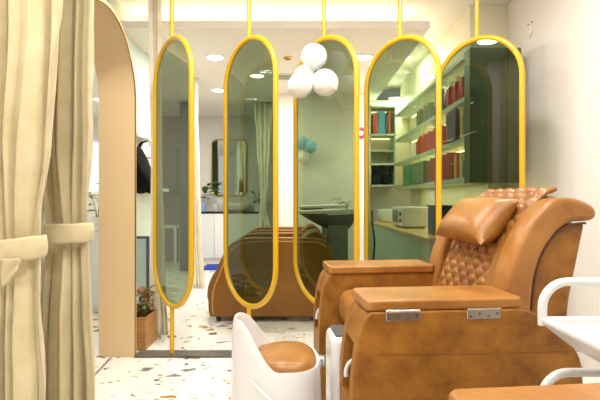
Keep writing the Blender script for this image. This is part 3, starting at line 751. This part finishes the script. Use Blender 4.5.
def make_basin():
    t = thing('shampoo_basin', 'white shampoo basin on a grey pedestal behind the nearest shampoo chair', 'sink', (.30, 4.42, 0), 0, 'shampoo basins')
    def hull(i, j):                # rings from outer bottom to rim to inside
        a = 2*PI*j; ca, sa = math.cos(a), math.sin(a)
        P = [(.2, .80), (.45, .835), (.8, .925), (.97, .975), (1, 1.0), (.97, 1.008), (.93, 1.0), (.8, .95), (.5, .90), (.05, .89)]
        k = i*(len(P)-1); n0 = min(int(k), len(P)-2); q = k-n0
        r = P[n0][0]*(1-q)+P[n0+1][0]*q; z = P[n0][1]*(1-q)+P[n0+1][1]*q
        x = .29*r*ca*(1.1 if ca < 0 else 1) + .13*(1-r); y = .21*r*sa*(1+.28*ca)
        return (x, y, z+.012*r*ca)
    bm = grid(27, 40, hull, wrap=True); bm.verts.ensure_lookup_table()
    bm.faces.new([bm.verts[k] for k in range(40)]); bm.faces.new([bm.verts[27*40+k] for k in range(40)][::-1])
    bmesh.ops.recalc_face_normals(bm, faces=bm.faces)
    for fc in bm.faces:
        if fc.calc_center_median().z < .965 and fc.normal.z < .3: fc.material_index = 1  # lower outer faces of the bowl coloured dark grey
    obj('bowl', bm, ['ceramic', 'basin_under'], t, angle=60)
    obj('pedestal', bx(-.03, .16, -.12, .12, 0, .86), 'grey_ped', t, bevel=.01)
    tp = obj('tap', tube(spline([(.17, .12, .99), (.165, .12, 1.06), (.13, .08, 1.075), (.09, .05, 1.055)], 6), .011, n=10), 'chrome', t)
    obj('lever', tube([(.17, .12, 1.05), (.19, .13, 1.08), (.21, .14, 1.09)], .006, n=8), 'chrome', tp)
    return t
sk = make_basin()
sk2 = dup(sk, (.30, 5.45, 0), 'second white shampoo basin farther back, left edge showing past the nearer one'); sk2.scale.z = 1.035

# ------------------------------------------------------------------ wall shelving on the right of the back room
su = thing('shelving_unit', 'sage green wall shelving of books and bottles lit by strips', 'shelving', (1.38, 3.76, 0))
ox, oy = 1.38, 3.76
def sp_(name, x0, x1, y0, y1, z0, z1, m, lab=None, bev=.003):
    o = obj(name, bx(x0-ox, x1-ox, y0-oy, y1-oy, z0, z1), m, su, bevel=bev)
    if lab: o['label'] = lab
    return o
sp_('back_board', 1.665, 1.685, 3.76, 6.84, 1.27, 2.32, 'shelf_back')
for z in (1.25, 1.59, 1.93, 2.29):
    sp_('shelf', 1.38, 1.665, 3.76, 6.5, z, z+.04, 'sage')
    if z < 2.2:
        pass
for z in (1.59, 1.93, 2.29):
    s_ = sp_('led_light', 1.60, 1.625, 3.8, 6.45, z-.010, z-.001, 'led', 'glowing strip light', 0)
sp_('end_panel', 1.37, 1.672, 3.63, 3.755, 1.24, 2.33, 'dark_sage', 'dark green end panel')
sp_('end_panel', 1.68, 1.785, 3.63, 3.755, 1.24, 2.33, 'dark_sage', 'dark green end panel')
# cubbies facing the room
for z in (1.29, 1.60, 2.02, 2.42): sp_('shelf', 1.0, 1.375, 6.45, 6.84, z, z+.03, 'sage')
for x in (1.0, 1.355): sp_('upright', x, x+.02, 6.45, 6.84, 1.29, 2.45, 'sage')
sp_('back_board', 1.0, 1.66, 6.815, 6.84, 1.32, 2.42, 'shelf_back')
sp_('shelf', 1.02, 1.355, 6.5, 6.81, 1.80, 1.815, 'sage')
sp_('led_light', 1.05, 1.34, 6.74, 6.76, 2.408, 2.418, 'led', 'glowing strip light', 0)
sp_('led_light', 1.05, 1.34, 6.74, 6.76, 2.008, 2.018, 'led', 'glowing strip light', 0)

colm = {}
def cm(c, rough=.5):
    k = (c, rough)
    if k not in colm: colm[k] = mat('cover_%02x%02x%02x' % c, rgb(*c), rough)
    return colm[k]
def book(cx, cy, z, th, hh, dp, col, label, group, axis='y', tilt=0, cat='book', name='book'):
    # th along axis; spine faces -x (axis y) or -y (axis x)
    bm = bmesh.new(); c = .003
    box(bm, -dp/2, dp/2, -th/2, -th/2+c, 0, hh); box(bm, -dp/2, dp/2, th/2-c, th/2, 0, hh)
    prism([(-dp/2-.006, 0), (-dp/2-.004, th/2-c/2), (-dp/2+c, th/2), (-dp/2+c, -th/2), (-dp/2-.004, -th/2+c/2)], 0, hh, lambda p, q, a: (p, q, a), bm)
    box(bm, -dp/2+c, dp/2-.006, -th/2+c, th/2-c, .004, hh-.004, 1)
    o = obj(name, bm, [cm(col), 'pages'], loc=(cx, cy, z), rotz=0 if axis == 'y' else PI/2)
    if tilt: o.rotation_euler = (tilt, 0, 0) if axis == 'y' else (0, tilt, 0)
    return tag(o, label, cat, group)
# facing cubby, top row (left to right)
row = [(1.035, .022, .31, (30, 30, 30), 'thin black book at the left end of the top cubby'),
       (1.065, .034, .33, (206, 92, 70), 'orange-red book beside the thin black one in the top cubby'),
       (1.102, .034, .36, (214, 110, 96), 'salmon book left of the wide blue one in the top cubby'),
       (1.175, .098, .38, (92, 158, 186), 'wide blue book in the middle of the top cubby'),
       (1.245, .030, .35, (70, 96, 120), 'slim slate-blue book right of the wide blue one in the top cubby'),
       (1.285, .036, .39, (200, 104, 66), 'rust book at the right end of the top cubby')]
for x, th, h, c, l in row: book(x, 6.57, 2.05, th, h*.86, .2, c, l, 'books in the top cubby', 'x')
# black rolled towels in the lowest cubby
def towel(cx, cz, label, r=.076):
    t = tag(obj('rolled_towel', tube(spline([(cx-.002, 6.47, cz), (cx, 6.6, cz+.002), (cx+.002, 6.75, cz)], 4), r, n=20), 'black_fabric', bevel=.012), label, 'towel', 'rolled towels in the lowest cubby')
towel(1.105, 1.397, 'black rolled towel, bottom left of the stack in the lowest cubby')
towel(1.262, 1.397, 'black rolled towel, bottom right of the stack in the lowest cubby')
towel(1.182, 1.522, 'black rolled towel on top of the stack in the lowest cubby')
# side shelving: lowest level z 1.29
book(1.50, 6.06, 1.293, .05, .26, .2, (214, 70, 40), 'leaning orange-red book beside the green panel on the lowest shelf', 'books on the lowest shelf', tilt=-.14)
book(1.46, 5.74, 1.293, .34, .25, .2, (96, 150, 104), 'wide green box file next to the leaning red book on the lowest shelf', 'books on the lowest shelf', cat='box file', name='box_file')
book(1.46, 5.20, 1.293, .5, .24, .2, (106, 132, 92), 'wide olive box file right of the green one on the lowest shelf', 'books on the lowest shelf', cat='box file', name='box_file')
y = 4.88
for k in range(13):
    th = .048+.008*((k*7) % 3); y -= th+.003
    book(1.485, y+th/2, 1.293, th, .235+.01*((k*5) % 3), .17, (170, 52, 34), 'dark red book in the tight row on the lowest shelf', 'red books on the lowest shelf')
for k, (c, l) in enumerate([((226, 196, 120), 'yellow patterned book right of the red row on the lowest shelf'), ((210, 64, 40), 'bright red book between two pale ones on the lowest shelf'), ((228, 214, 160), 'cream book near the right end of the lowest shelf'), ((70, 140, 128), 'teal book at the right end of the lowest shelf')]):
    book(1.485, 4.055-k*.072, 1.293, .055, .22 if k < 3 else .14, .17, c, l, 'books at the end of the lowest shelf')
# middle level z 1.63
y = 5.42
for k in range(17):
    th = .05+.008*((k*5) % 3); y -= th+.004
    book(1.485, y+th/2, 1.633, th, .17+.02*((k*4) % 3), .17, (196, 62, 38), 'bright red book in the row on the middle shelf', 'red books on the middle shelf')
book(1.47, 4.085, 1.633, .26, .275, .2, (104, 84, 104), 'wide purple-grey box on the middle shelf', 'boxes on the middle shelf', cat='box', name='storage_box')
for k, (c, l) in enumerate([((226, 180, 110), 'tan book right of the purple box on the middle shelf'), ((90, 150, 140), 'teal book, last on the middle shelf')]):
    book(1.485, 3.905-k*.07, 1.633, .055, .26-.08*k, .17, c, l, 'books at the end of the middle shelf')
# top level: bottles
def bottle(y, r, h, cap_h, body, cap, label, group, name='bottle'):
    t = thing(name, label, 'bottle', (1.48, y, 1.973), 0, group)
    obj('body', lathe(spline([(0, 0), (r*.95, 0), (r, r*.12), (r, h*.88), (r*.8, h*.97), (r*.45, h)], 2)+[(0, h)], 20), cm(body, .25), t)
    obj('cap', lathe([(0, h), (r*.5, h), (r*.5, h+cap_h), (0, h+cap_h)], 16), cm(cap, .35), t)
    return t
for k, (yy, l) in enumerate([(4.36, 'red bottle with pale cap, half behind the yellow frame, leftmost of the red bottles'), (4.17, 'red bottle with pale cap, second of the red bottles on the top shelf'), (3.99, 'red bottle with pale cap, third of the red bottles on the top shelf'), (3.85, 'red bottle with pale cap at the right end of the top shelf')]):
    bottle(yy, .062, .22, .05, (176, 28, 34), (206, 200, 170), l, 'red bottles on the top shelf')
for k, yy in enumerate((5.50, 5.34, 5.18, 5.02)):
    bottle(yy, .055, .21, .04, (120, 124, 96), (190, 190, 160), 'olive grey bottle in the left group on the top shelf', 'olive bottles on the top shelf')
bottle(4.70, .07, .25, .03, (62, 70, 110), (50, 56, 90), 'dark blue bottle between the olive and the red bottles', 'bottles on the top shelf')
bottle(4.86, .06, .15, .03, (112, 112, 84), (150, 150, 120), 'short olive jar in front of the dark blue bottle', 'bottles on the top shelf')

# counter below
ct = thing('counter_cabinet', 'long sage green base cabinet below the shelving', 'cabinet', (1.02, 3.52, 0))
obj('carcass', bx(.02, .66, 0, 2.88, .08, .77), 'sage', ct)
obj('plinth', bx(.06, .66, .02, 2.87, 0, .08), 'dark_sage', ct)
for k in range(5):
    obj('door', bx(0, .02, k*.576+.003, (k+1)*.576-.003, .09, .765), 'sage', ct, bevel=.003)
wt = tag(obj('worktop', bx(1.0, 1.688, 3.5, 6.40, .77, .80), 'counter', bevel=.004), 'long sand-coloured worktop on the sage base cabinet', 'worktop')
ap_ = thing('countertop_oven', 'white box-shaped appliance with a dark window on the worktop', 'appliance', (1.08, 4.74, .80))
obj('body', bx(.02, .27, 0, .56, .012, .225), 'app_white', ap_, bevel=.012)
dr = obj('door', bx(0, .022, .17, .55, .02, .22), 'app_white', ap_, bevel=.006)
obj('window', bx(-.004, .002, .23, .50, .05, .19), 'app_glass', dr, bevel=.002)
obj('handle', tube([(-.002, .19, .05), (-.022, .19, .06), (-.022, .19, .18), (-.002, .19, .19)], .006, n=8), 'steel', dr)
obj('control_panel', bx(0, .022, .01, .165, .02, .22), 'app_white', ap_, bevel=.004)
for z in (.08, .15): 
    k_ = obj('dial', tube([(-.014, .085, z), (.002, .085, z)], .02, n=16), 'dgrey', ap_)
for x in (.05, .24):
    for y_ in (.05, .5): obj('foot', lathe([(0, 0), (.014, 0), (.014, .014), (0, .014)], 10, (x, y_, 0)), 'black', ap_)
wb = tag(obj('white_bowl', lathe(spline(bowl_prof(.155, .17), 3), 32, (0, 0, 0)), 'ceramic', loc=(1.20, 6.05, .80)), 'deep white bowl at the far end of the worktop', 'bowl')
nb = thing('storage_bin', 'dark blue bin at the near end of the worktop', 'bin', (1.22, 3.92, .80))
obj('body', bx(-.08, .10, -.1, .1, 0, .24), 'navy', nb, bevel=.012); obj('rim', bx(-.09, .11, -.11, .11, .24, .255), 'navy', nb, bevel=.004)
so = thing('wall_socket', 'white double wall plate above the worktop under the shelves', 'socket', (1.68, 5.72, 1.10))
obj('plate', bx(-.008, .01, -.14, .14, -.02, .13), 'paper', so, bevel=.003)
for k in range(2): obj('switch', bx(-.013, -.006, -.11+k*.12, -.01+k*.12, .01, .10), 'vanity_white', so, bevel=.002)
hose = tag(obj('black_hose', tube(spline([(.985, 6.15, .95), (.97, 6.05, .80), (.985, 5.95, .55), (.975, 6.0, .25), (.985, 6.1, .012)], 8), .014, n=10), 'black'), 'black hose hanging down beside the far end of the sage cabinet', 'hose')
# round two-colour sticker on the far white wall
stk = thing('wall_sticker', 'small round red and blue sticker on the white wall strip between two panels', 'sticker', (.865, 6.398, 2.05))
for nm, m, a0 in (('red_half', 'sign_red', -PI/2), ('blue_half', 'sign_blue', PI/2)):
    obj(nm, prism([(.085*math.cos(a0+PI*k/16), .085*math.sin(a0+PI*k/16)) for k in range(17)], -.003, 0, lambda p, q, a: (p, a, q)), m, stk)
obj('white_centre', prism([(.035*math.cos(2*PI*k/24), .035*math.sin(2*PI*k/24)) for k in range(24)], -.005, -.001, lambda p, q, a: (p, a, q)), 'paper', stk)

# small round plate on the right wall
wp = thing('wall_plate', 'faint round white cover plate high on the right wall', 'cover plate', (1.858, 3.63, 2.46))
p_ = obj('disc', lathe([(0, 0), (.045, 0), (.045, .006), (.04, .01), (0, .01)], 24), 'wall', wp); p_.rotation_euler = (0, -PI/2, 0)
for k in range(2):
    q_ = obj('screw', lathe([(0, 0), (.006, 0), (.006, .004), (0, .004)], 8), 'dgrey', wp); q_.location = (-.001, -.03+.06*k, .065); q_.rotation_euler = (0, -PI/2, 0)

# ------------------------------------------------------------------ ceiling lights
def downlight(x, y, z, w, label, r=.085, rim='ceil', col=(1, .965, .91)):
    t = thing('downlight', label, 'ceiling light', (x, y, z), 0, 'recessed downlights')
    obj('ring', lathe([(r, 0), (r*1.16, 0), (r*1.18, -.006), (r*1.02, -.010), (r, -.006), (r, 0)], 28, cap=False), rim, t)
    obj('diffuser', lathe([(0, -.003), (r, -.003), (r, -.001), (0, -.001)], 28), 'lamp', t)
    if w:
        l = bpy.data.lights.new('downlight_lamp', 'AREA'); l.shape = 'DISK'; l.size = r*2; l.energy = w; l.color = col
        o = bpy.data.objects.new('downlight_lamp', l); C.objects.link(o); o.parent = t; o.location = (0, 0, -.012)
    return t
def cpt(x, y, z=2.62):
    D = 450*(z-1.1)/(200-y); return ((x-300)/450*D, D)
BW = 14
for (x, y, l) in ((215, 57, 'bright downlight between the first two yellow panels, nearer one'), (218, 90, 'bright downlight between the first two yellow panels, farther one'),
                  (257, 75.5, 'downlight seen through the second yellow panel'), (364, 57, 'bright downlight between the middle and fourth yellow panels'),
                  (395, 98, 'downlight seen through the fourth yellow panel, farther one')):
    a, b = cpt(x, y); downlight(a, b, 2.62, BW, l)
downlight(1.30, 5.55, 2.85, BW, 'downlight seen through the fourth yellow panel, nearer one')
a, b = cpt(288, 57.5)
g = thing('gold_downlight', 'small gold-rimmed spotlight in the ceiling left of the balloons', 'ceiling light', (a, b, 2.62))
obj('ring', lathe([(.03, 0), (.05, 0), (.05, -.012), (.03, -.02), (.03, 0)], 20, cap=False), 'gold', g); obj('lens', lathe([(0, -.004), (.03, -.004), (.03, -.001), (0, -.001)], 16), 'soap', g)
a, b = cpt(283.5, 76.5)
v_ = thing('ceiling_vent', 'pale square vent in the ceiling left of the white balloons', 'vent', (a, b, 2.62))
obj('frame', prism(rrect(.13, .13, .01), -.008, 0, lambda p, q, a: (p, q, a)), 'wall_back', v_)
for k in range(5): obj('slat', bx(-.10, .10, -.09+k*.042, -.072+k*.042, -.012, -.007), 'grey_ped', v_)
# unseen front room downlights, added to light it; then side room ceiling lights
FW = 17
for (x, y, l) in ((-.55, .9, 'unseen added front room downlight over the curtains'), (.55, .9, 'unseen added front room downlight over the trolley'), (-.5, 2.45, 'unseen added front room downlight over the foot basin'), (.75, 2.45, 'unseen added front room downlight over the chair back'),
                  (0, -.6, 'unseen added front room downlight behind the viewpoint')):
    downlight(x, y, 2.85, FW, l, .11)
for (x, y, l) in ((-2.6, 2.4, 'side room downlight near the curtains'), (-2.6, 4.6, 'side room downlight over the white side cabinet'), (-3.0, 6.8, 'side room downlight near the window')):
    downlight(x, y, 2.85 if y < 3.9 else 2.62, 12, l, .11)
def strip(name, loc, sx, sy, w, rx, col=(1, .80, .54)):
    l = bpy.data.lights.new(name, 'AREA'); l.shape = 'RECTANGLE'; l.size = sx; l.size_y = sy; l.energy = w; l.color = col
    o = bpy.data.objects.new(name, l); C.objects.link(o); o.location = loc; o.rotation_euler = rx
strip('cove_lamp', (-.6, 4.16, 2.705), 3.4, .05, 2.2, (PI, 0, 0))
strip('cove_lamp', (1.13, 5.4, 2.72), .05, 2.2, 2, (PI, 0, 0))
for z in (1.58, 1.92, 2.28): strip('shelf_lamp', (1.60, 5.1, z-.012), .03, 2.6, 10, (0, rad(20), 0), (1, .88, .68))
strip('shelf_lamp', (1.5, 5.0, 1.245), .03, 2.4, 7, (0, 0, 0), (1, .9, .74))

# ------------------------------------------------------------------ world, camera
w = bpy.data.worlds.new('World'); S.world = w; w.use_nodes = True
w.node_tree.nodes['Background'].inputs[0].default_value = (1, .975, .94, 1)
w.node_tree.nodes['Background'].inputs[1].default_value = .45
cam = bpy.data.cameras.new('Camera'); cam.sensor_width = 36; cam.lens = 27; cam.clip_start = .02
co = bpy.data.objects.new('Camera', cam); C.objects.link(co); co.location = (0, 0, 1.1); co.rotation_euler = (PI/2, 0, 0)
S.camera = co
S.view_settings.view_transform = 'Standard'; S.view_settings.look = 'None'; S.view_settings.gamma = 1
S.view_settings.use_curve_mapping = False
S.view_settings.exposure = .42
